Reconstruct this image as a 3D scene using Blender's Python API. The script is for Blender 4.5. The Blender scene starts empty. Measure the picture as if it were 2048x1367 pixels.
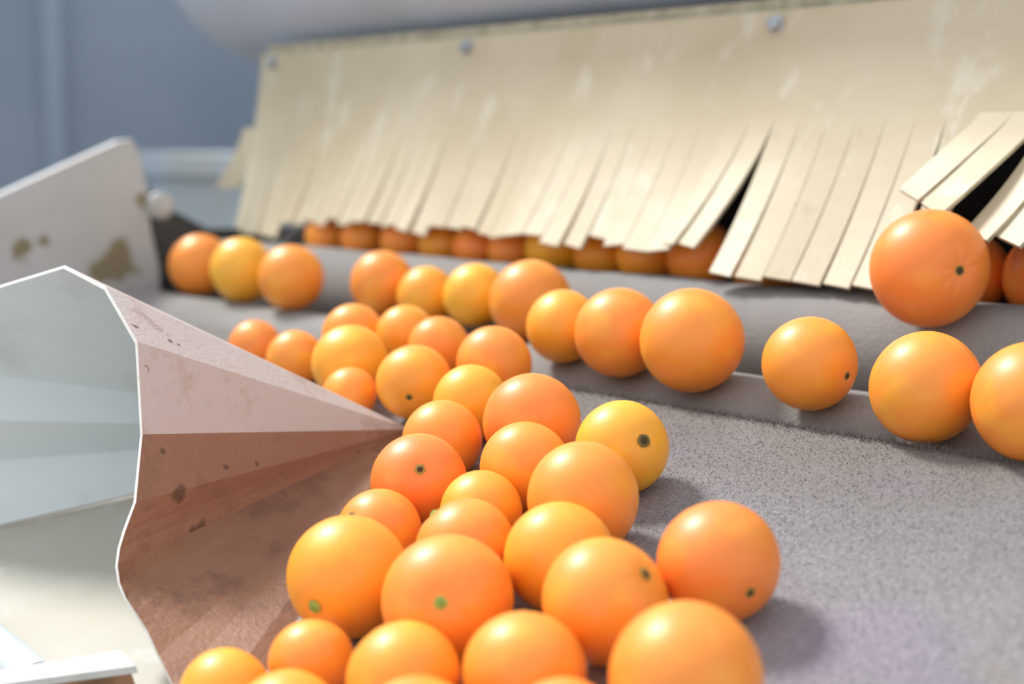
import bpy, bmesh, math, random
from mathutils import Vector, Matrix
import numpy as np

random.seed(7)
rng = np.random.default_rng(7)
scene = bpy.context.scene
COL = scene.collection

# ---------------------------------------------------------------- camera
CAM_Z = 1.35
cam_data = bpy.data.cameras.new('camera')
cam_data.sensor_width = 36.0
cam_data.sensor_fit = 'HORIZONTAL'
cam_data.lens = 50.0
cam_data.clip_start = 0.02
cam_data.dof.use_dof = True
cam_data.dof.focus_distance = 0.93
cam_data.dof.aperture_fstop = 3.4
cam = bpy.data.objects.new('camera', cam_data)
COL.objects.link(cam)
FW = Vector((-0.72007, 0.68094, -0.13347))
RT = Vector((0.68709, 0.72657, 0.0))
UP = Vector((-0.09697, 0.09170, 0.99105))
rot = Matrix((RT, UP, -FW)).transposed()
cam.matrix_world = Matrix.Translation((0, 0, CAM_Z)) @ rot.to_4x4()
scene.camera = cam

# ---------------------------------------------------------------- light
world = bpy.data.worlds.new('world')
scene.world = world
world.use_nodes = True
bg = world.node_tree.nodes['Background']
bg.inputs['Color'].default_value = (0.92, 0.96, 1.0, 1)
bg.inputs['Strength'].default_value = 0.82

sun_data = bpy.data.lights.new('sun', 'SUN')
sun_data.energy = 3.3
sun_data.angle = math.radians(13)
sun_data.color = (1.0, 0.97, 0.93)
sun = bpy.data.objects.new('sun', sun_data)
COL.objects.link(sun)
sun_dir = (RT * -0.62 + Vector((FW.x, FW.y, 0)).normalized() * 0.56 + Vector((0, 0, 1.0))).normalized()
sun.rotation_euler = sun_dir.to_track_quat('Z', 'Y').to_euler()

scene.view_settings.view_transform = 'Standard'
scene.view_settings.look = 'None'
scene.view_settings.gamma = 1.0
scene.view_settings.use_curve_mapping = False
scene.view_settings.exposure = 0.33

# ---- measured layout (metres)
ORANGES = [  # x, y, z, radius, stem direction, skin colour key, group key, label
    (-1.5232, 0.9154, 1.2109, 0.0385, (0.062, 0.709, -0.703), 'o', 'r1', 'orange at the far left end of the roller row, nearest the pale side plate'),
    (-1.3783, 0.8831, 1.2155, 0.0374, (0.329, 0.863, 0.383), 'y', 'r1', 'yellowish orange second from the left end of the roller row'),
    (-1.2714, 0.8758, 1.2143, 0.0355, (-0.827, -0.562, -0.021), 'o', 'r1', 'orange third from the left end of the roller row, with a gap to its right'),
    (-1.1699, 0.9199, 1.2119, 0.0345, (-0.785, -0.619, -0.033), 'o', 'r1', 'orange fourth from the left in the roller row, just right of the wide gap'),
    (-1.1009, 0.9219, 1.2037, 0.0304, (-0.748, -0.536, 0.391), 'a', 'r1', 'small amber orange fifth from the left in the roller row'),
    (-1.0283, 0.9228, 1.2100, 0.0312, (-0.586, 0.747, -0.315), 'y', 'r1', 'yellowish orange sixth from the left in the roller row'),
    (-0.9424, 0.9155, 1.2113, 0.0385, (-0.838, 0.043, 0.544), 'o', 'r1', 'large orange seventh from the left in the roller row, behind a smaller amber one'),
    (-0.8272, 0.8403, 1.2046, 0.0309, (0.163, 0.783, -0.600), 'a', 'r1', 'small amber orange eighth from the left in the roller row, lower than its left neighbour'),
    (-0.7562, 0.8321, 1.2064, 0.0358, (0.054, 0.976, -0.212), 'o', 'r1', 'orange ninth from the left in the roller row, overlapped by a larger one'),
    (-0.6780, 0.8277, 1.2084, 0.0395, (-0.738, 0.466, -0.489), 'o', 'r1', 'large round orange tenth in the roller row, gap with bare roller to its right'),
    (-0.5729, 0.8286, 1.2019, 0.0333, (0.988, -0.038, -0.148), 'o', 'r1', 'small orange standing alone on the front roller, gaps on both sides'),
    (-0.4746, 0.8166, 1.1985, 0.0367, (-0.889, -0.123, 0.440), 'o', 'r1', 'orange second from the right frame edge on the front roller'),
    (-0.4002, 0.8148, 1.1985, 0.0377, (-0.260, 0.095, -0.961), 'o', 'r1', 'orange cut by the right frame edge on the front roller'),
    (-0.5527, 0.9486, 1.2634, 0.0438, (0.886, -0.463, 0.038), 'r', 'big', 'big deep orange rolling over the upper roller out from under the cream strips'),
    (-1.4457, 1.0535, 1.2445, 0.0300, (-0.899, -0.110, 0.424), 'o', 'r0', 'leftmost orange peeking out under the cream curtain'),
    (-1.3726, 1.0535, 1.2445, 0.0300, (-0.665, 0.745, -0.058), 'o', 'r0', 'second orange from the left peeking out under the cream curtain'),
    (-1.2942, 1.0533, 1.2460, 0.0310, (0.036, 0.710, 0.703), 'o', 'r0', 'third orange from the left under the curtain, right of a dark gap'),
    (-1.2291, 1.0536, 1.2437, 0.0295, (0.116, 0.988, 0.101), 'a', 'r0', 'fourth orange from the left under the curtain fringe'),
    (-1.1683, 1.0536, 1.2437, 0.0295, (0.192, 0.883, -0.429), 'r', 'r0', 'reddish fifth orange from the left under the curtain fringe'),
    (-1.1093, 1.0536, 1.2437, 0.0295, (-0.457, 0.226, -0.860), 'o', 'r0', 'sixth orange from the left under the curtain, beside a yellow one'),
    (-1.0448, 1.0528, 1.2503, 0.0340, (-0.666, 0.024, 0.746), 'y', 'r0', 'yellow orange seventh from the left under the curtain fringe'),
    (-0.9811, 1.0535, 1.2445, 0.0300, (-0.496, 0.820, 0.287), 'a', 'r0', 'small eighth orange from the left under the curtain, right of the yellow one'),
    (-0.9192, 1.0531, 1.2475, 0.0320, (-0.744, 0.265, -0.613), 'a', 'r0', 'ninth orange from the left under the curtain fringe'),
    (-0.8525, 1.0528, 1.2503, 0.0340, (-0.450, 0.719, -0.530), 'o', 'r0', 'tenth orange from the left under the curtain, left of the largest gap in the strips'),
    (-0.7756, 1.0521, 1.2559, 0.0380, (0.174, -0.906, -0.387), 'o', 'r0', 'orange showing through the open gap between two curtain strips'),
    (-0.5783, 1.0528, 1.2503, 0.0340, (0.439, 0.794, -0.421), 'r', 'r0', 'reddish orange mostly hidden behind the big deep orange under the curtain'),
    (-0.5084, 1.0524, 1.2532, 0.0360, (-0.789, 0.442, -0.426), 'r', 'r0', 'reddish orange under the strips at the right frame edge'),
    (-1.1234, 0.7313, 1.1684, 0.0249, (-0.416, 0.707, -0.572), 'r', 'tr', 'leftmost orange on the mat behind the folded hood'),
    (-1.0443, 0.7213, 1.1660, 0.0255, (-0.962, 0.174, 0.208), 'o', 'tr', 'second orange from the left on the mat behind the folded hood'),
    (-1.0289, 0.7745, 1.1847, 0.0281, (-0.769, 0.408, 0.492), 'o', 'tr', 'orange at the back of the pile, behind a yellowish one'),
    (-0.9757, 0.7924, 1.1881, 0.0263, (-0.399, 0.014, -0.917), 'a', 'tr', 'small amber orange at the back of the pile, below the roller row'),
    (-0.9116, 0.7768, 1.1840, 0.0268, (-0.983, -0.045, -0.179), 'o', 'tr', 'orange in the back of the pile, below the sixth of the roller row'),
    (-0.9580, 0.7176, 1.1722, 0.0325, (-0.236, 0.576, -0.783), 'y', 'tr', 'large yellowish orange at the back left of the pile, above the hood ridge'),
    (-0.9169, 0.6856, 1.1537, 0.0228, (0.025, 0.877, -0.480), 'o', 'tr', 'small orange half hidden behind the sloping hood ridge'),
    (-0.8637, 0.7101, 1.1675, 0.0301, (0.648, -0.721, -0.245), 'a', 'tr', 'amber orange with a stem scar beside the tip of the hood'),
    (-0.8225, 0.7581, 1.1819, 0.0302, (-0.338, 0.928, 0.155), 'o', 'tr', 'orange at the back right edge of the pile, below the large one on the roller'),
    (-0.7838, 0.6989, 1.1627, 0.0288, (-0.925, -0.355, 0.135), 'y', 'tr', 'yellowish orange in the middle of the back pile, just right of the hood tip'),
    (-0.6982, 0.6793, 1.1626, 0.0343, (-0.633, 0.673, 0.384), 'r', 'tr', 'matt reddish orange left of the yellow one with a dark stem scar'),
    (-0.7541, 0.6452, 1.1465, 0.0287, (-0.163, -0.155, -0.974), 'o', 'tr', 'orange right at the tip of the hood, in front of it'),
    (-0.6116, 0.6770, 1.1583, 0.0308, (0.898, -0.294, 0.327), 'y', 'tr', 'bright yellow orange with a dark brown stem scar at the right of the pile'),
    (-0.7105, 0.5873, 1.1329, 0.0322, (0.693, -0.545, 0.472), 'r', 'tr', 'reddish orange with a small round brown stem scar against the hood wall'),
    (-0.6573, 0.6333, 1.1443, 0.0300, (-0.451, 0.863, 0.230), 'o', 'tr', 'flattened orange between the matt reddish one and the small orange'),
    (-0.6438, 0.5821, 1.1263, 0.0259, (0.016, 0.950, -0.313), 'a', 'tr', 'small dimpled amber orange in the very middle of the pile'),
    (-0.5802, 0.6078, 1.1417, 0.0348, (-0.892, -0.446, 0.072), 'o', 'tr', 'large orange in front of the bright yellow one, at the right edge of the pile'),
    (-0.6880, 0.5361, 1.1129, 0.0272, (0.002, -0.831, 0.556), 'o', 'tr', 'orange half hidden at the hood wall, behind the biggest shiny one'),
    (-0.6095, 0.5386, 1.1180, 0.0301, (-0.566, -0.388, 0.727), 'o', 'tr', 'orange with a pale green stem scar on its upper left'),
    (-0.5466, 0.5539, 1.1230, 0.0313, (-0.875, 0.360, 0.324), 'a', 'tr', 'amber orange behind the large one with a dark stem dot'),
    (-0.6468, 0.4810, 1.1049, 0.0360, (0.304, -0.919, -0.252), 'a', 'tr', 'biggest shiny orange against the hood wall with a green scar low on its left'),
    (-0.5675, 0.4885, 1.1073, 0.0362, (0.652, -0.708, 0.272), 'o', 'tr', 'orange with a bright green stem button facing forward in a dimple'),
    (-0.4874, 0.5278, 1.1169, 0.0336, (0.774, 0.118, 0.622), 'o', 'tr', 'large orange with a small dark stem dot on its right shoulder'),
    (-0.4590, 0.5856, 1.1327, 0.0326, (0.913, -0.313, -0.261), 'r', 'tr', 'reddish orange lying alone on the mat right of the pile'),
    (-0.6113, 0.4290, 1.0761, 0.0234, (-0.612, 0.409, 0.677), 'o', 'tr', 'small orange in the dark corner at the foot of the hood'),
    (-0.5384, 0.4338, 1.0855, 0.0296, (-0.793, -0.223, 0.567), 'a', 'tr', 'amber orange in the front row below the green stem button'),
    (-0.4851, 0.4671, 1.0954, 0.0308, (-0.254, 0.486, 0.836), 'o', 'tr', 'orange in the front row, immediately left of the largest nearest one'),
    (-0.4033, 0.4919, 1.1081, 0.0360, (0.420, 0.568, -0.708), 'o', 'tr', 'largest and nearest orange at the bottom of the frame'),
    (-0.6267, 0.3845, 1.0648, 0.0250, (0.147, 0.917, 0.371), 'a', 'tr', 'orange at the bottom left end of the front row beside the hood rim'),
    (-0.5658, 0.3813, 1.0669, 0.0283, (-0.237, 0.946, -0.223), 'a', 'tr', 'orange cut by the bottom frame edge, second from the left'),
    (-0.4881, 0.4022, 1.0782, 0.0302, (-0.531, -0.475, -0.701), 'o', 'tr', 'orange cut by the bottom frame edge in the middle of the front'),
    (-0.4343, 0.4428, 1.0857, 0.0263, (-0.408, -0.150, -0.901), 'r', 'tr', 'reddish orange cut by the bottom frame edge, left of the nearest one'),
]
RIM = [(-0.6211, 0.3888, 1.0348), (-0.6490, 0.3850, 1.0464), (-0.6886, 0.3884, 1.0527), (-0.7145, 0.3949, 1.0609), (-0.7353, 0.3985, 1.0713), (-0.7477, 0.3984, 1.0784), (-0.7584, 0.3986, 1.0841), (-0.7680, 0.4000, 1.0909), (-0.7754, 0.4027, 1.0997), (-0.7808, 0.4076, 1.1086), (-0.7850, 0.4136, 1.1170), (-0.7880, 0.4192, 1.1246), (-0.7911, 0.4250, 1.1326), (-0.8164, 0.4449, 1.1691), (-0.8424, 0.4578, 1.2254), (-0.8878, 0.4604, 1.2584), (-0.9413, 0.4575, 1.2700), (-1.0101, 0.4400, 1.2523), (-1.0789, 0.4148, 1.2326), (-1.1630, 0.3977, 1.1872), (-1.1620, 0.3683, 1.1439), (-1.2020, 0.3744, 1.0910), (-1.1529, 0.3659, 1.0280)]
APEX = (-0.8542, 0.6983, 1.1325)
BAR_TOP = [(-0.8421, 0.2704, 1.0354), (-0.7236, 0.3753, 1.0669), (-0.6974, 0.3710, 1.0656), (-0.8376, 0.2595, 1.0322)]
TUBE = [(-0.9957, 0.3667, 1.0435), (-0.7761, 0.3488, 1.0381)]
MARKS = {'scuff': [((-0.8769, 0.4726, 1.2450), 0.0073), ((-0.8718, 0.4782, 1.2388), 0.0073), ((-0.8665, 0.4852, 1.2319), 0.0063), ((-0.8614, 0.4908, 1.2256), 0.0042)],
         'scratch': [((-0.8551, 0.4668, 1.2311), 0.0045), ((-0.8560, 0.4813, 1.2256), 0.0045), ((-0.8675, 0.4858, 1.2324), 0.0040), ((-0.8517, 0.4888, 1.2192), 0.0040)],
         'spot': [((-0.7973, 0.4601, 1.1238), 0.0100), ((-0.8124, 0.4555, 1.1576), 0.0060), ((-0.8139, 0.5000, 1.1423), 0.0060), ((-0.8166, 0.5272, 1.1360), 0.0050), ((-0.7977, 0.4775, 1.1066), 0.0070)]}

# ---------------------------------------------------------------- helpers
def tag(o, label=None, cat=None, group=None, kind=None):
    if label: o['label'] = label
    if cat: o['category'] = cat
    if group: o['group'] = group
    if kind: o['kind'] = kind
    return o

def link(name, me, mats, parent=None, smooth=False):
    o = bpy.data.objects.new(name, me)
    COL.objects.link(o)
    if not isinstance(mats, (list, tuple)): mats = [mats]
    for m in mats:
        if m is not None and len(me.materials) < len(mats): me.materials.append(m)
    if smooth:
        me.polygons.foreach_set('use_smooth', [True] * len(me.polygons))
        me.set_sharp_from_angle(angle=math.radians(38))
    if parent is not None: o.parent = parent
    return o

def empty(name, loc=(0, 0, 0)):
    o = bpy.data.objects.new(name, None)
    o.empty_display_size = 0.05
    o.location = loc
    COL.objects.link(o)
    return o

def part(name, me, mats, parent, smooth=False):
    """child mesh whose vertices are in world coordinates"""
    o = link(name, me, mats, parent, smooth)
    o.matrix_parent_inverse = Matrix.Translation(parent.location).inverted() if parent.type == 'EMPTY' else Matrix()
    return o

def mesh_py(name, v, f):
    me = bpy.data.meshes.new(name)
    me.from_pydata([tuple(p) for p in v], [], f)
    me.update()
    return me

def bm_mesh(name, bm, bevel=0):
    if bevel:
        bmesh.ops.bevel(bm, geom=list(bm.edges), offset=bevel, segments=2, affect='EDGES', profile=0.6)
    bmesh.ops.recalc_face_normals(bm, faces=list(bm.faces))
    me = bpy.data.meshes.new(name)
    bm.to_mesh(me); bm.free()
    return me

def box_mesh(name, x0, x1, y0, y1, z0, z1, bevel=0.0):
    bm = bmesh.new()
    bmesh.ops.create_cube(bm, size=1)
    for v in bm.verts:
        v.co = Vector(((x0 + x1) / 2 + v.co.x * (x1 - x0), (y0 + y1) / 2 + v.co.y * (y1 - y0), (z0 + z1) / 2 + v.co.z * (z1 - z0)))
    return bm_mesh(name, bm, bevel)

def hexa_mesh(name, base, top, bevel=0.0):
    """prism between two polygons with the same number of points"""
    n = len(base)
    bm = bmesh.new()
    a = [bm.verts.new(p) for p in base]; b = [bm.verts.new(p) for p in top]
    bm.faces.new(a[::-1]); bm.faces.new(b)
    for i in range(n):
        bm.faces.new((a[i], a[(i + 1) % n], b[(i + 1) % n], b[i]))
    return bm_mesh(name, bm, bevel)

def lathe_mesh(name, prof, seg, origin, axis):
    """prof: (distance along axis, radius)"""
    axis = Vector(axis).normalized()
    u = axis.orthogonal().normalized(); w = axis.cross(u)
    v = []; f = []
    for (h, r) in prof:
        for k in range(seg):
            a = 2 * math.pi * k / seg
            v.append(Vector(origin) + axis * h + (u * math.cos(a) + w * math.sin(a)) * r)
    for i in range(len(prof) - 1):
        for k in range(seg):
            k2 = (k + 1) % seg
            f.append((i * seg + k, i * seg + k2, (i + 1) * seg + k2, (i + 1) * seg + k))
    f.append(tuple(range(seg))[::-1]); m = (len(prof) - 1) * seg
    f.append(tuple(range(m, m + seg)))
    return mesh_py(name, v, f)

# ---------------------------------------------------------------- materials
class NT:
    def __init__(s, name):
        s.m = bpy.data.materials.new(name); s.m.use_nodes = True
        s.t = s.m.node_tree; s.n = s.t.nodes; s.l = s.t.links
        s.b = s.n['Principled BSDF']
        s.co = s.n.new('ShaderNodeTexCoord')
    def noise(s, scale, detail=3, rough=0.55, coord='Object', stretch=None):
        nd = s.n.new('ShaderNodeTexNoise'); nd.inputs['Scale'].default_value = scale
        nd.inputs['Detail'].default_value = detail; nd.inputs['Roughness'].default_value = rough
        src = s.co.outputs[coord]
        if stretch:
            mp = s.n.new('ShaderNodeMapping'); mp.inputs['Scale'].default_value = stretch
            s.l.new(src, mp.inputs['Vector']); src = mp.outputs['Vector']
        s.l.new(src, nd.inputs['Vector'])
        return nd.outputs['Fac']
    def vor(s, scale, feature='F1'):
        nd = s.n.new('ShaderNodeTexVoronoi'); nd.feature = feature
        nd.inputs['Scale'].default_value = scale
        s.l.new(s.co.outputs['Object'], nd.inputs['Vector'])
        return nd.outputs['Distance']
    def ramp(s, fac, lo, hi):
        r = s.n.new('ShaderNodeMapRange'); r.interpolation_type = 'SMOOTHSTEP'
        r.inputs['From Min'].default_value = lo; r.inputs['From Max'].default_value = hi
        s.l.new(fac, r.inputs['Value']); return r.outputs['Result']
    def mix(s, fac, a, b):
        mx = s.n.new('ShaderNodeMix'); mx.data_type = 'RGBA'
        for sock, val in ((mx.inputs['Factor'], fac), (mx.inputs['A'], a), (mx.inputs['B'], b)):
            pass
        fi, ai, bi = mx.inputs[0], mx.inputs[6], mx.inputs[7]
        for sock, val in ((fi, fac), (ai, a), (bi, b)):
            if isinstance(val, (int, float)): sock.default_value = val
            elif isinstance(val, tuple): sock.default_value = (*val, 1) if len(val) == 3 else val
            else: s.l.new(val, sock)
        return mx.outputs[2]
    def mul(s, a, b):
        m = s.n.new('ShaderNodeMath'); m.operation = 'MULTIPLY'
        for i, val in enumerate((a, b)):
            if isinstance(val, (int, float)): m.inputs[i].default_value = val
            else: s.l.new(val, m.inputs[i])
        return m.outputs[0]
    def color(s, c):
        if isinstance(c, tuple): s.b.inputs['Base Color'].default_value = (*c, 1)
        else: s.l.new(c, s.b.inputs['Base Color'])
    def bump(s, h, strength, dist):
        bp = s.n.new('ShaderNodeBump'); bp.inputs['Strength'].default_value = strength
        bp.inputs['Distance'].default_value = dist
        s.l.new(h, bp.inputs['Height']); s.l.new(bp.outputs['Normal'], s.b.inputs['Normal'])
    def done(s, rough=0.5, metal=0.0, spec=0.5):
        s.b.inputs['Roughness'].default_value = rough; s.b.inputs['Metallic'].default_value = metal
        s.b.inputs['Specular IOR Level'].default_value = spec
        return s.m

def mat_orange():
    t = NT('orange_skin')
    oi = t.n.new('ShaderNodeObjectInfo')
    hs = t.n.new('ShaderNodeHueSaturation'); hs.inputs['Hue'].default_value = 0.512
    hs.inputs['Value'].default_value = 1.02
    t.l.new(oi.outputs['Color'], hs.inputs['Color'])
    patch = t.ramp(t.noise(1.6, 2), 0.45, 0.75)
    c = t.mix(patch, oi.outputs['Color'], hs.outputs['Color'])
    pores = t.ramp(t.vor(26), 0.0, 0.35)
    c = t.mix(t.mul(t.ramp(t.noise(9, 3), 0.6, 0.8), 0.12), c, (0.75, 0.42, 0.12))
    t.color(c)
    t.bump(pores, 0.16, 0.025)
    t.b.inputs['Subsurface Weight'].default_value = 0.12
    t.b.inputs['Subsurface Radius'].default_value = (1.0, 0.35, 0.1)
    t.b.inputs['Subsurface Scale'].default_value = 0.004
    t.b.inputs['Coat Weight'].default_value = 0.18
    t.b.inputs['Coat Roughness'].default_value = 0.3
    return t.done(0.46, 0, 0.6)

def mat_plain(name, c, c2=None, scale=8, rough=0.5, metal=0, spec=0.5, bump=0, bscale=80, detail=4, lo=.4, hi=.65):
    t = NT(name)
    if c2: t.color(t.mix(t.ramp(t.noise(scale, detail), lo, hi), c, c2))
    else: t.color(c)
    if bump: t.bump(t.noise(bscale, 4), bump, 0.002)
    return t.done(rough, metal, spec)

M = {}
M['orange'] = mat_orange()
def mat_stem(name, inner, outer, r0, r1):
    t = NT(name)
    ln = t.n.new('ShaderNodeVectorMath'); ln.operation = 'LENGTH'
    mp = t.n.new('ShaderNodeVectorMath'); mp.operation = 'MULTIPLY'; mp.inputs[1].default_value = (1, 1, 0)
    t.l.new(t.co.outputs['Object'], mp.inputs[0]); t.l.new(mp.outputs[0], ln.inputs[0])
    c = t.mix(t.ramp(ln.outputs['Value'], r0, r1), inner, outer)
    c = t.mix(t.mul(t.ramp(t.noise(25, 3), .5, .8), .4), c, (0.28, 0.17, 0.04))
    t.color(c); return t.done(0.75)
M['button_green'] = mat_stem('stem_green', (0.20, 0.36, 0.07), (0.34, 0.44, 0.10), .03, .08)
M['button_brown'] = mat_stem('stem_brown', (0.06, 0.035, 0.012), (0.42, 0.25, 0.05), .045, .085)
M['button_wide'] = mat_stem('stem_wide', (0.05, 0.035, 0.012), (0.20, 0.15, 0.03), .06, .12)

t = NT('felt_mat')
c = t.mix(t.ramp(t.noise(4.0, 4), .35, .7), (0.25, 0.238, 0.25), (0.33, 0.315, 0.335))
c = t.mix(t.mul(t.ramp(t.noise(7.0, 2, .5, 'Object', (1, 1.4, 1)), .58, .74), .35), c, (0.30, 0.225, 0.38))
c = t.mix(t.mul(t.ramp(t.noise(11.0, 4), .60, .75), .5), c, (0.30, 0.25, 0.16))
c = t.mix(t.mul(t.ramp(t.noise(420, 2), .45, .7), .6), c, (0.40, 0.385, 0.395))
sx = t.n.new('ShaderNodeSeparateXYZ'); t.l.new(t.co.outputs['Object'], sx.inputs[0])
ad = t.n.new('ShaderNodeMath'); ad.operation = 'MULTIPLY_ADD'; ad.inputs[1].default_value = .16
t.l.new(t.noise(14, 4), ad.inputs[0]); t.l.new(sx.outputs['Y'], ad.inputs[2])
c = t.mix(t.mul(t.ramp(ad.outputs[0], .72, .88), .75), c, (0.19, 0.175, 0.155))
t.color(c); t.bump(t.noise(380, 3, .7), 0.7, 0.004)
t.b.inputs['Sheen Weight'].default_value = 0.15
M['felt'] = t.done(0.95, 0, 0.1)

t = NT('roller_felt')
c = t.mix(t.ramp(t.noise(5.0, 4), .35, .7), (0.25, 0.243, 0.236), (0.32, 0.31, 0.30))
c = t.mix(t.mul(t.ramp(t.noise(300, 2), .45, .7), .5), c, (0.33, 0.32, 0.31))
t.color(c); t.bump(t.noise(300, 3, .7), 0.5, 0.003)
M['roller'] = t.done(0.9, 0, 0.15)
M['steel_dark'] = mat_plain('dark_steel', (0.05, 0.055, 0.06), (0.09, 0.095, 0.10), 12, 0.45, 0.6)
M['zinc'] = mat_plain('zinc_bolt', (0.45, 0.48, 0.52), (0.55, 0.58, 0.62), 40, 0.35, 0.8)

t = NT('cream_rubber')
c = t.mix(t.ramp(t.noise(6.0, 5, .6), .35, .7), (0.555, 0.475, 0.32), (0.63, 0.555, 0.405))
c = t.mix(t.mul(t.ramp(t.noise(16.0, 5, .65, 'Object', (1.3, 1, .6)), .56, .68), .6), c, (0.72, 0.68, 0.56))
c = t.mix(t.mul(t.ramp(t.noise(45.0, 3, .6), .66, .75), .35), c, (0.42, 0.35, 0.22))
t.color(c); t.bump(t.noise(60, 4), 0.15, 0.002)
M['cream'] = t.done(0.45, 0, 0.35)
M['cream_edge'] = mat_plain('cream_rubber_edge', (0.55, 0.49, 0.35), (0.40, 0.35, 0.24), 60, 0.6)

def blob(t, c, at, r, col):
    vm = t.n.new('ShaderNodeVectorMath'); vm.operation = 'DISTANCE'
    ad = t.n.new('ShaderNodeVectorMath'); ad.operation = 'MULTIPLY_ADD'
    nz = t.n.new('ShaderNodeTexNoise'); nz.inputs['Scale'].default_value = 30
    t.l.new(t.co.outputs['Object'], nz.inputs['Vector'])
    ad.inputs[1].default_value = (.05, .05, .05)
    t.l.new(nz.outputs['Color'], ad.inputs[0]); t.l.new(t.co.outputs['Object'], ad.inputs[2])
    t.l.new(ad.outputs[0], vm.inputs[0]); vm.inputs[1].default_value = Vector(at) + Vector((.025, .025, .025))
    return t.mix(t.ramp(vm.outputs['Value'], r, r * .5), c, col)
t = NT('hood_outer')
c = t.mix(t.ramp(t.noise(9.0, 5, .6), .35, .7), (0.56, 0.49, 0.475), (0.61, 0.55, 0.54))
c = t.mix(t.mul(t.ramp(t.noise(18.0, 5, .7), .52, .66), .45), c, (0.42, 0.27, 0.20))
c = t.mix(t.mul(t.ramp(t.noise(75.0, 3, .6), .70, .76), .8), c, (0.22, 0.13, 0.08))
for (at, rr) in MARKS['scuff']: c = blob(t, c, at, rr, (0.47, 0.36, 0.37))
for (at, rr) in MARKS['scratch']: c = blob(t, c, at, rr, (0.20, 0.16, 0.15))
t.color(c); t.bump(t.noise(260, 4, .65), 0.35, 0.002)
M['hood_out'] = t.done(0.55, 0, 0.4)
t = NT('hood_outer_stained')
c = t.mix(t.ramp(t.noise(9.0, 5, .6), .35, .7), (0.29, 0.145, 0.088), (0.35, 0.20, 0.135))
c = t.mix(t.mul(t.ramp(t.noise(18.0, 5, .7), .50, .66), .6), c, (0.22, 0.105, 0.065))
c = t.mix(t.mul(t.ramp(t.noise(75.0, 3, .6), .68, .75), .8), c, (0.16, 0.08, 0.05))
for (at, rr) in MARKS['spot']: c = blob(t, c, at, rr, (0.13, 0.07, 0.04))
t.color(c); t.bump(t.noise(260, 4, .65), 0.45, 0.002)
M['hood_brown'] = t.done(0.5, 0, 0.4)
t = NT('hood_outer_shaded')  # mottled brown, with the shade at the hood foot painted into the colour
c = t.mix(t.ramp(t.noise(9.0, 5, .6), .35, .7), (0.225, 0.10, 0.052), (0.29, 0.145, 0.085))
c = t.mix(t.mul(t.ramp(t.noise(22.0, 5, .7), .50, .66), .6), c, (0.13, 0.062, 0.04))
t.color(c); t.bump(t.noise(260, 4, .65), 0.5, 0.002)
M['hood_brown_shade'] = t.done(0.5, 0, 0.4)
t = NT('hood_inner')
c = t.mix(t.ramp(t.noise(10.0, 5), .5, .75), (0.66, 0.70, 0.71), (0.56, 0.58, 0.56))
t.color(c); M['hood_in'] = t.done(0.5, 0, 0.4)
M['hood_edge'] = mat_plain('hood_cut_edge', (0.86, 0.83, 0.78), (0.72, 0.62, 0.46), 40, 0.5, lo=.6, hi=.75)

t = NT('tray_board')
c = t.mix(t.ramp(t.noise(8.0, 5), .35, .7), (0.48, 0.465, 0.405), (0.44, 0.41, 0.33))
c = t.mix(t.mul(t.ramp(t.noise(30.0, 4), .6, .75), .5), c, (0.62, 0.62, 0.60))
t.color(c); t.bump(t.noise(120, 4), .2, .002)
M['board'] = t.done(0.6)

t = NT('side_plate')
c = t.mix(t.ramp(t.noise(6.0, 4), .4, .7), (0.56, 0.57, 0.57), (0.50, 0.505, 0.495))
for (yy, zz, rr) in ((.745, 1.236, .016), (.772, 1.238, .012), (.870, 1.212, .030), (.845, 1.205, .022), (.905, 1.290, .016)):
    c = blob(t, c, (-1.637, yy, zz), rr, (0.26, 0.22, 0.14))
t.color(c); M['side'] = t.done(0.6)
M['white_pvc'] = mat_plain('white_pipe', (0.64, 0.69, 0.78), (0.58, 0.62, 0.69), 5, 0.45)
M['white_tube'] = mat_plain('white_tube', (0.66, 0.71, 0.73), None, rough=0.3)
M['wall'] = mat_plain('blue_grey_wall', (0.33, 0.39, 0.475), (0.29, 0.35, 0.43), 1.2, 0.8)
M['wall_strip'] = mat_plain('blue_grey_post', (0.35, 0.415, 0.505), None, rough=0.7)
M['cabinet'] = mat_plain('blue_grey_metal', (0.50, 0.57, 0.62), (0.52, 0.54, 0.52), 4, 0.5)
M['floor'] = mat_plain('concrete_floor', (0.30, 0.30, 0.30), (0.24, 0.24, 0.24), 2, 0.8)
M['bar_top'] = mat_plain('bar_grey_paint', (0.58, 0.60, 0.60), (0.46, 0.47, 0.45), 30, 0.5)
M['bar_rust'] = mat_plain('bar_rusty_side', (0.30, 0.15, 0.08), (0.16, 0.09, 0.05), 40, 0.8)
M['dark'] = mat_plain('dark_frame', (0.035, 0.035, 0.035), (0.06, 0.055, 0.05), 10, 0.7)

# ---------------------------------------------------------------- the hall
def structure(name, me, mat):
    return tag(link(name, me, mat), kind='structure')

structure('floor', box_mesh('floor', -4.3, 4.0, -3.5, 3.6, -0.1, 0.0), M['floor'])
wl = structure('wall_left', box_mesh('wall_left', -4.3, -4.2, -3.5, 3.6, 0, 2.9), M['wall'])
structure('wall_back', box_mesh('wall_back', -4.2, 4.0, 3.5, 3.6, 0, 2.9), M['wall'])
structure('trim_1', box_mesh('trim_1', -4.2, -4.15, 1.985, 2.04, 0, 2.9, 0.005), M['wall_strip'])

# ---------------------------------------------------------------- sloping tray, mat
SL = 0.30                       # tray slope across the machine
EY, EZ = 0.80, CAM_Z - 0.187    # top edge of the mat
NRM = Vector((0, -SL, 1)).normalized()
def tz(y): return EZ - SL * (EY - y)
def on_tray(x, y, off=0.0): return Vector((x, y, tz(y))) + NRM * off

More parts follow.
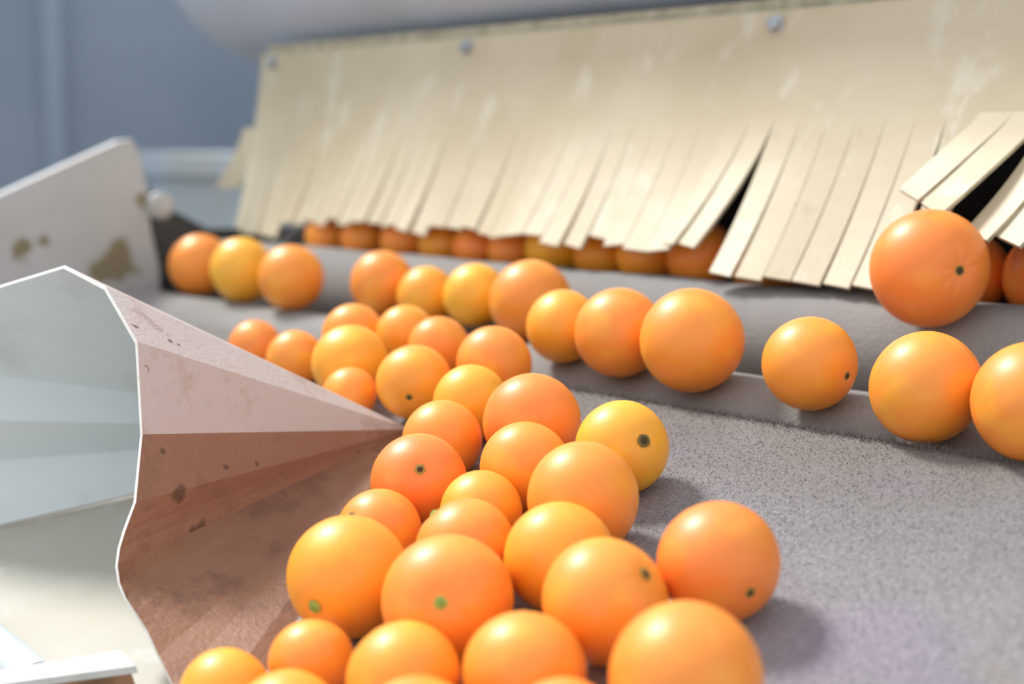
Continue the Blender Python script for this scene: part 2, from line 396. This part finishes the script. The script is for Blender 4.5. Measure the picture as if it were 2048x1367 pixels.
tray = empty('tray_board', (-0.7, 0.4, 0))
tag(tray, 'cream painted sloping tray board carrying the grey mat, bare below the folded hood', 'tray')
q = [(0.25, 0.10), (0.25, 0.79), (-1.62, 0.79), (-1.62, 0.10)]
part('board', hexa_mesh('board', [on_tray(x, y, -0.030) for x, y in q], [on_tray(x, y, -0.0045) for x, y in q], 0.001), M['board'], tray)
for lx in (-1.58, 0.20):
    for ly in (0.14, 0.75):
        part('leg', box_mesh('leg', lx - .025, lx + .025, ly - .025, ly + .025, 0, tz(ly) - 0.032), M['bar_top'], tray)

ap = Vector(APEX); r0 = Vector(RIM[0]); r17 = Vector(RIM[-1])
dl = (r0 - ap); kk = (0.12 - ap.y) / dl.y
outl = [(0.24, EY), (-1.61, EY), (-1.61, r17.y), (r17.x - .01, r17.y), (ap.x - .012, ap.y + .004), (ap.x - .012, ap.y - .06),
        (ap.x + dl.x * kk - .022, 0.12), (0.24, 0.12)]
mat_o = empty('felt_mat', (-0.3, 0.5, 0))
tag(mat_o, 'grey felt mat with purple stains on the sloping tray', 'mat')
# mat surface: grid so the top edge can be a little uneven
def mat_surface():
    bm = bmesh.new()
    top = [bm.verts.new(on_tray(x, y, 0)) for x, y in outl]
    bot = [bm.verts.new(on_tray(x, y, -0.0045)) for x, y in outl]
    bm.faces.new(top); bm.faces.new(bot[::-1])
    n = len(outl)
    for i in range(n): bm.faces.new((top[i], bot[i], bot[(i + 1) % n], top[(i + 1) % n]))
    return bm_mesh('mat_surface', bm)
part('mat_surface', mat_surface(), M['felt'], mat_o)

# felt pile: short fibres in one mesh
def inside(x, y):
    c = False; j = len(outl) - 1
    for i in range(len(outl)):
        xi, yi = outl[i]; xj, yj = outl[j]
        if (yi > y) != (yj > y) and x < (xj - xi) * (y - yi) / (yj - yi) + xi: c = not c
        j = i
    return c
def fibres():
    pts = []
    N = 90000
    xs = rng.uniform(-0.80, 0.0, N); ys = rng.uniform(0.32, EY, N)
    for x, y in zip(xs, ys):
        if x > -0.05 - (y - .2) * 0.25 + 0.05: continue
        if inside(x, y): pts.append((x, y, 0))
    for x in rng.uniform(-1.2, 0.1, 9000): pts.append((x, EY - abs(rng.normal(0, .003)), 1))
    P = np.array([(x, y, tz(y)) for x, y, e in pts]); E = np.array([p[2] for p in pts], float)
    n = len(P)
    d = rng.normal(0, 1, (n, 3)) * 0.75 + np.array(NRM) * 0.9 + E[:, None] * np.array((0, .3, .3))
    d /= np.linalg.norm(d, axis=1)[:, None]
    L = rng.uniform(.0010, .0026, n) * (1 + E * 1.8)
    s = np.cross(d, rng.normal(0, 1, (n, 3))); s /= np.linalg.norm(s, axis=1)[:, None]
    w = 0.00022
    V = np.empty((n, 3, 3)); V[:, 0] = P - s * w; V[:, 1] = P + s * w; V[:, 2] = P + d * L[:, None]
    me = bpy.data.meshes.new('pile')
    me.vertices.add(n * 3); me.vertices.foreach_set('co', V.reshape(-1))
    me.loops.add(n * 3); me.loops.foreach_set('vertex_index', np.arange(n * 3, dtype=np.int32))
    me.polygons.add(n); me.polygons.foreach_set('loop_start', np.arange(0, n * 3, 3, dtype=np.int32))
    me.polygons.foreach_set('loop_total', np.full(n, 3, dtype=np.int32))
    me.update(calc_edges=True)
    return me
tag(part('pile', fibres(), M['felt'], mat_o), kind='stuff')

# ---------------------------------------------------------------- rollers
X0, X1 = -1.60, 0.30
def roller(y, z, r, label):
    root = empty('felt_roller', (-0.65, y, z))
    tag(root, label, 'roller', 'felt covered rollers')
    seg = 72
    prof = [(0, r * .3), (0, r - .004), (0.004, r)]
    L = X1 - X0
    for k in range(1, 40): prof.append((L * k / 40, r + 0.0008 * math.sin(k * 1.7)))
    prof += [(L - .004, r), (L, r - .004), (L, r * .3)]
    part('sleeve', lathe_mesh('sleeve', prof, seg, (X0, y, z), (1, 0, 0)), M['roller'], root, True)
    for x, s in ((X0, -1), (X1, 1)):
        part('axle', lathe_mesh('axle', [(0, .010), (.035, .010), (.037, .008)], 20, (x, y, z), (s, 0, 0)), M['steel_dark'], root, True)
    return root
RA = (1.00, CAM_Z - .165, .050); RB = (0.87, CAM_Z - .226, .055); RC = (1.12, CAM_Z - .150, .050)
roller(*RB, 'front grey felt roller directly above the mat edge')
roller(*RA, 'middle grey felt roller just in front of the curtain strips')
roller(*RC, 'rear grey felt roller in the shade under the cream curtain')
# trough under the rollers
fr = empty('machine_frame', (-0.65, 1.0, 0))
tag(fr, 'dark machine frame under the felt rollers', 'frame')
part('pan', box_mesh('pan', -1.60, 0.30, 0.81, 1.30, CAM_Z - .335, CAM_Z - .305), M['dark'], fr)
part('back_panel', box_mesh('back_panel', -1.60, 0.30, 1.27, 1.30, CAM_Z - .305, CAM_Z + .10), M['dark'], fr)
for lx in (-1.56, 0.26):
    for ly in (0.84, 1.27):
        part('leg', box_mesh('leg', lx - .03, lx + .03, ly - .03, ly + .03, 0, CAM_Z - .335), M['dark'], fr)

# ---------------------------------------------------------------- side plate at the far end
sp = empty('side_plate', (-1.65, 0.8, CAM_Z - .35))
tag(sp, 'pale grey stained end plate with a sloping top, left of the rollers', 'plate')
poly = [(0.30, 1.03), (0.30, 1.125), (0.724, 1.300), (0.80, 1.331), (0.875, 1.362), (0.893, 1.364), (0.902, 1.345), (0.910, 1.30), (0.914, 1.25), (0.925, 1.20), (0.925, 1.03)]
part('plate', hexa_mesh('plate', [(-1.655, y, z) for y, z in poly], [(-1.637, y, z) for y, z in poly], .002), M['side'], sp)
part('bracket', hexa_mesh('bracket', [(-1.655, y, z) for y, z in [(0.922, 1.03), (0.922, 1.30), (0.95, 1.27), (1.00, 1.245), (1.18, 1.245), (1.18, 1.03)]],
                          [(-1.640, y, z) for y, z in [(0.922, 1.03), (0.922, 1.30), (0.95, 1.27), (1.00, 1.245), (1.18, 1.245), (1.18, 1.03)]], .002), M['steel_dark'], sp)
part('bearing', lathe_mesh('bearing', [(0, .017), (.010, .017), (.013, .014), (.013, .008), (.018, .007)], 32, (-1.637, 0.925, 1.280), (1, 0, 0)), M['bar_top'], sp)
for ly in (0.36, 0.86):
    part('leg', box_mesh('leg', -1.675, -1.637, ly - .02, ly + .02, 0, 1.04), M['side'], sp)

# ---------------------------------------------------------------- strip curtain
cur = empty('strip_curtain', (-0.9, 1.1, CAM_Z))
tag(cur, 'cream rubber strip curtain hanging below the pale pipe over the rollers', 'curtain')
CX0, CX1 = -1.655, -0.10
CT = CAM_Z + 0.128; CS = CAM_Z + 0.030; CY = 1.10; TH = 0.0030
def wav(x, z): return 0.003 * math.sin(x * 7.3 + z * 9) + 0.002 * math.sin(x * 13.1 + 1.3)
def swing(q):
    """how far out the hem hangs towards the rollers"""
    return 0.046 + 0.034 * min(1, max(0, (q + 1.56) / 0.10)) + 0.032 * min(1, max(0, (q + 1.46) / 0.56)) + .003 * math.sin(q * 23) + .002 * math.sin(q * 41 + 1)
def lean(x, z, add=0.0):
    h = (CT - z) / .215
    return CY - swing(x) * (.5 * h + .5 * h * h) - add * max(0, (CS - z) / .12) ** 1.6
NX = 60; NZ = 8
v = []; f = []
for side in (0, 1):
    for i in range(NX + 1):
        for k in range(NZ + 1):
            x = CX0 + (CX1 - CX0) * i / NX; z = CT + (CS - CT) * k / NZ
            v.append((x, lean(x, z) + side * TH, z))
nn = (NX + 1) * (NZ + 1)
for i in range(NX):
    for k in range(NZ):
        a = i * (NZ + 1) + k; b = a + NZ + 1
        f.append((a, a + 1, b + 1, b)); f.append((nn + a, nn + b, nn + b + 1, nn + a + 1))
for k in range(NZ):
    f.append((k, nn + k, nn + k + 1, k + 1)); a = NX * (NZ + 1) + k
    f.append((a, a + 1, nn + a + 1, nn + a))
for i in range(NX):
    a = i * (NZ + 1); b = a + NZ + 1
    f.append((a, b, nn + b, nn + a)); a += NZ; b += NZ
    f.append((a, nn + a, nn + b, b))
part('sheet', mesh_py('sheet', v, f), M['cream'], cur, True)

SW = 0.0283
def strip(x, addl, addr, zb, dx=0.0, w=SW, lift=0.0, slant=0.0, gap=.0022, taper=.8):
    """one ribbon; addl / addr: extra outward swing of its left and right hem corners"""
    n = 14; v = []; f = []
    edges = []
    for sx, add in ((-1, addl), (1, addr)):
        xe = x + sx * w / 2; row = []
        for k in range(n + 1):
            s = k / n
            zz = CS + (zb + sx * slant - CS) * s
            row.append(Vector((xe - sx * gap / 2 * s ** taper + dx * s ** 1.5, lean(xe, zz, add), zz + lift * math.sin(math.pi * s))))
        edges.append(row)
    for k in range(n + 1):
        l, r = edges[0][k], edges[1][k]
        tg = ((edges[0][min(k + 1, n)] + edges[1][min(k + 1, n)]) - (edges[0][max(k - 1, 0)] + edges[1][max(k - 1, 0)])).normalized()
        nm = (r - l).cross(tg).normalized()
        if nm.y < 0: nm = -nm
        v += [l, r, r, r + nm * TH, r + nm * TH, l + nm * TH, l + nm * TH, l]
    for k in range(n):
        a = 8 * k; b = a + 8
        for j in range(4):
            f.append((a + 2 * j, b + 2 * j, b + 2 * j + 1, a + 2 * j + 1))
    v += [v[8 * n], v[8 * n + 1], v[8 * n + 3], v[8 * n + 5]]; m = 8 * n + 8
    f.append((m, m + 1, m + 2, m + 3))
    me = mesh_py('strip', v, f)
    me.materials.append(M['cream']); me.materials.append(M['cream_edge'])
    for i, p in enumerate(me.polygons):
        p.use_smooth = (i < 4 * n and i % 2 == 0)
        p.material_index = 0 if (i < 4 * n and i % 2 == 0) else 1
    o = part('strip', me, [None], cur)
    return o
goff = 0.0
ns = int((CX1 - CX0) / SW)
for i in range(ns):
    x = CX0 + SW * (i + .5)
    if i % 3 == 0: goff = random.uniform(-.004, .006)
    al = ar = goff + random.uniform(-.002, .002)
    zb = CAM_Z - 0.086 + random.uniform(-.006, .005)
    dx = random.uniform(-.003, 0); lift = 0; sl = random.uniform(-.002, .002); gp = random.uniform(.0012, .003)
    if x < -1.52: zb = CAM_Z - .110
    if -0.79 < x < -0.605: zb = CAM_Z - .107 + random.uniform(-.0015, .0015); al = ar = -.002 + random.uniform(-.001, .001); sl = -.001; gp = .003 if i % 2 else .002
    elif -0.845 < x <= -0.79: zb = CAM_Z - 0.084; al, ar = .000, .004; dx = -.026
    elif -0.605 <= x < -0.575: al = ar = -.004; zb = CAM_Z - .060; dx = .004
    elif -0.575 <= x < -0.515: al, ar = .085, .095; zb = CAM_Z - .034 - .010 * (x > -.545); dx = -.034; lift = .006; sl = -.004
    elif -0.515 <= x < -0.40: al, ar = .030, .040; zb = CAM_Z - .062 - .10 * (x + .515); dx = -.026; sl = -.003
    strip(x, al, ar, zb, dx, lift=lift, slant=sl, gap=gp)
strip(CX0 + .004, -.016, -.022, CAM_Z - .052, -0.062, w=.060)
for bx, bz in ((-1.625, CT - .012), (-1.233, CAM_Z + .116), (-0.804, CAM_Z + .115), (-0.40, CAM_Z + .115)):
    b = part('bolt', lathe_mesh('bolt', [(0, .0085), (.0015, .0085), (.002, .0062), (.0075, .0060), (.0085, .0045)], 18, (bx, lean(bx, bz) - .0005, bz), (0, -1, 0)), M['zinc'], cur)

# ---------------------------------------------------------------- pale pipe above the curtain
pp = empty('overhead_pipe', (-0.8, 1.13, CAM_Z + .3))
tag(pp, 'thick pale grey pipe with a rounded end above the curtain', 'pipe')
PR = 0.19; PZ = CAM_Z + 0.126 + PR; PY = 1.24
prof = []
for k in range(0, 13):
    a = math.pi / 2 * k / 12
    prof.append((0.11 * (1 - math.cos(a)), max(.004, PR * .35 + PR * .65 * math.sin(a))))
prof += [(0.6, PR), (1.2, PR), (2.4, PR), (2.4, PR * .5)]
part('tube', lathe_mesh('tube', prof, 96, (-1.93, PY, PZ), (1, 0, 0)), M['white_pvc'], pp, True)
part('rail', box_mesh('rail', CX0, 0.30, CY + .010, CY + .03, CT - .022, CT + .012, .002), M['cream_edge'], pp)
for x in (-0.25, 0.25):
    part('stand', box_mesh('stand', x - .03, x + .03, 1.43, 1.47, 0, PZ), M['steel_dark'], pp)
    part('clamp', lathe_mesh('clamp', [(0, PR + .012), (.05, PR + .012)], 64, (x - .025, PY, PZ), (1, 0, 0)), M['steel_dark'], pp)

# ---------------------------------------------------------------- folded hood
hood = empty('folded_hood', tuple(APEX))
tag(hood, 'folded sheet hood with pale rim and tan outer panels dividing the mat', 'divider')
rim = [Vector(p) for p in RIM]
cen = sum(rim, Vector()) / len(rim)
TK = 0.0026
def facet_normal(a, b, c, outward):
    n = (b - a).cross(c - a).normalized()
    return n * WIND
axis_mid = (cen + ap) / 2
WIND = 1 if (rim[14] - ap).cross(rim[15] - ap).z > 0 else -1
# group the rim points into panels
panels = [(0, 3), (3, 8), (8, 12)] + [(k, k + 1) for k in range(12, 22)]
# vertex normals for an even inner offset
vn = []
for i in range(len(rim)):
    acc = Vector()
    for j in (i - 1, i):
        if 0 <= j < len(rim) - 1:
            m = (rim[j] + rim[j + 1] + ap) / 3
            acc += facet_normal(ap, rim[j], rim[j + 1], m - axis_mid)
    vn.append(acc.normalized())
for (a, b) in panels:
    idx = list(range(a, b + 1))
    NS = 10
    v = []; f = []; mi = []
    # rows from the rim to the tip, with a soft outward flare low down on the rim
    for side in (0, 1):
        for s in range(NS + 1):
            tt = s / NS * 0.985
            for i in idx:
                p = rim[i].lerp(ap, tt)
                if i < 12: p = p - vn[i] * .007 * max(0, 1 - abs(i - 8) / 4) * min(1, tt / .2) * (1 - tt)
                if side: p = p - vn[i] * TK * (1 - .6 * tt)
                v.append(p)
    w = len(idx); off = (NS + 1) * w
    for s in range(NS):
        for k in range(w - 1):
            q = s * w + k
            f.append((q, q + 1, q + 1 + w, q + w)); mi.append(0)
            f.append((off + q, off + q + w, off + q + w + 1, off + q + 1)); mi.append(1)
    for k in range(w - 1):
        f.append((k, off + k, off + k + 1, k + 1)); mi.append(2)
        q = NS * w + k
        f.append((q, q + 1, off + q + 1, off + q)); mi.append(0)
    me = mesh_py('panel', v, f)
    o = part('panel', me, [M['hood_brown_shade'] if b <= 8 else M['hood_brown'] if b <= 13 else M['hood_out'], M['hood_in'], M['hood_edge']], hood)
    me.polygons.foreach_set('material_index', mi)
    me.update()

# ---------------------------------------------------------------- bottom left: bar and tube
bar = empty('frame_bar', tuple(BAR_TOP[1]))
tag(bar, 'grey painted bar end with a rusty brown side at the bottom left corner', 'bar')
tp = [Vector(p) for p in BAR_TOP]
part('top_plate', hexa_mesh('top_plate', [p - NRM * .005 for p in tp], tp, .0006), M['bar_top'], bar)
inn = [tp[0].lerp(tp[3], .12), tp[1].lerp(tp[2], .12) + (tp[0] - tp[1]) * .02, tp[2].lerp(tp[1], .06) + (tp[3] - tp[2]) * .02, tp[3].lerp(tp[0], .06)]
part('side', hexa_mesh('side', [p - NRM * .0335 for p in inn], [p - NRM * .005 for p in inn], .0006), M['bar_rust'], bar)
ta, tb = Vector(TUBE[0]), Vector(TUBE[1])
tag(link('white_tube', lathe_mesh('white_tube', [(0, .012), (0, .014), ((tb - ta).length, .014), ((tb - ta).length, .012)], 40, ta, tb - ta), M['white_tube'], None, True),
    'smooth white tube lying behind the grey bar at the left frame edge', 'tube')
# ---------------------------------------------------------------- background cabinet
cb = empty('metal_cabinet', (-2.7, 1.75, 0))
tag(cb, 'pale blue grey metal cabinet in the blurred background left of the curtain', 'cabinet')
part('body', box_mesh('body', -3.0, -2.5, 1.67, 2.5, 0.0, CAM_Z - .06, .01), M['cabinet'], cb)
part('lid', box_mesh('lid', -3.03, -2.47, 1.65, 2.53, CAM_Z - .06, CAM_Z - .005, .008), M['cabinet'], cb)

# ---------------------------------------------------------------- oranges
def orange_mesh(name, seed, dimple, oblate, lump):
    r = random.Random(seed)
    ph = [r.uniform(0, 6.28) for _ in range(6)]
    NU, NV = 44, 30
    v = []; f = []
    for j in range(NV + 1):
        th = math.pi * j / NV
        for i in range(NU):
            a = 2 * math.pi * i / NU
            rr = 1.0
            rr -= dimple * math.exp(-(th / (0.20 if dimple < .06 else .27)) ** 2)
            rr -= dimple * .35 * math.exp(-((math.pi - th) / 0.25) ** 2)
            rr += lump * (math.sin(2 * a + ph[0]) * math.sin(th) ** 2 + .6 * math.sin(3 * a + ph[1]) * math.sin(th) ** 3 + .8 * math.cos(2 * th + ph[2]) * .6)
            if dimple > .04: rr += .006 * math.cos(9 * a + ph[3]) * math.exp(-((th - .32) / .16) ** 2)
            v.append((rr * math.sin(th) * math.cos(a), rr * math.sin(th) * math.sin(a), rr * math.cos(th) * oblate))
    for j in range(NV):
        for i in range(NU):
            i2 = (i + 1) % NU
            f.append((j * NU + i, (j + 1) * NU + i, (j + 1) * NU + i2, j * NU + i2))
    me = mesh_py(name, v, f)
    bm = bmesh.new(); bm.from_mesh(me)
    bmesh.ops.remove_doubles(bm, verts=bm.verts, dist=1e-4)
    bmesh.ops.recalc_face_normals(bm, faces=list(bm.faces)); bm.to_mesh(me); bm.free()
    me.polygons.foreach_set('use_smooth', [True] * len(me.polygons))
    me.materials.append(M['orange'])
    return me
OM = [orange_mesh('orange', 11, .030, .98, .006), orange_mesh('orange', 12, .045, .955, .008),
      orange_mesh('orange', 13, .025, .99, .010), orange_mesh('orange', 14, .035, .97, .005)]
OM_DEEP = orange_mesh('orange', 15, .070, .965, .008)

def button_mesh(name, seed, spread):
    """star-shaped calyx with a little raised stem end"""
    r = random.Random(seed)
    n = 20; hh = .045 if seed == 1 else .026; v = [(0, 0, hh)]; f = []
    rings = [(.38, hh - .003), (.55, hh * .35), (1.0, .000), (.9, -.03)]
    for (q, z) in rings:
        for i in range(n):
            a = 2 * math.pi * i / n
            k = 1 + (.05 * math.cos(5 * a + seed) + r.uniform(-.09, .09)) * (q > .5)
            v.append((math.cos(a) * spread * q * k, math.sin(a) * spread * q * k, z))
    for i in range(n): f.append((0, 1 + i, 1 + (i + 1) % n))
    for j in range(len(rings) - 1):
        for i in range(n):
            a = 1 + j * n + i; b = 1 + j * n + (i + 1) % n
            f.append((a, a + n, b + n, b))
    return mesh_py(name, v, f)
BT = {'green': button_mesh('stem_button', 1, .115), 'scar': button_mesh('stem_button', 2, .11), 'wide': button_mesh('stem_button', 3, .14)}
BT['green'].materials.append(M['button_green']); BT['scar'].materials.append(M['button_brown']); BT['wide'].materials.append(M['button_wide'])

SKIN = {'o': (1.0, 0.322, 0.034), 'r': (0.98, 0.262, 0.038), 'y': (1.0, 0.455, 0.028), 'a': (1.0, 0.385, 0.028)}
GROUP = {'r1': 'oranges on the front roller', 'big': 'oranges under the strip curtain', 'r0': 'oranges under the strip curtain', 'tr': 'oranges piled on the mat'}
for i, (x, y, z, R, sd, ck, gk, lab) in enumerate(ORANGES):
    deep = 'green stem button' in lab or gk == 'big'
    o = bpy.data.objects.new('orange', OM_DEEP if deep else OM[i % 4])
    COL.objects.link(o)
    o.location = (x, y, z); o.scale = (R, R, R)
    o.rotation_mode = 'QUATERNION'
    o.rotation_quaternion = Vector(sd).to_track_quat('Z', 'Y')
    c = SKIN[ck]; j = random.uniform(.94, 1.06)
    o.color = (c[0], c[1] * j, c[2], 1)
    tag(o, lab, 'orange', GROUP[gk])
    key = 'green' if 'green' in lab else ('wide' if 'dark brown' in lab else 'scar')
    b = bpy.data.objects.new('stem_button', BT[key])
    COL.objects.link(b); b.parent = o
    b.location = (0, 0, (.965 - .070 + .004) if deep else (.955 - .035 + .012 if i % 4 == 1 else .962))
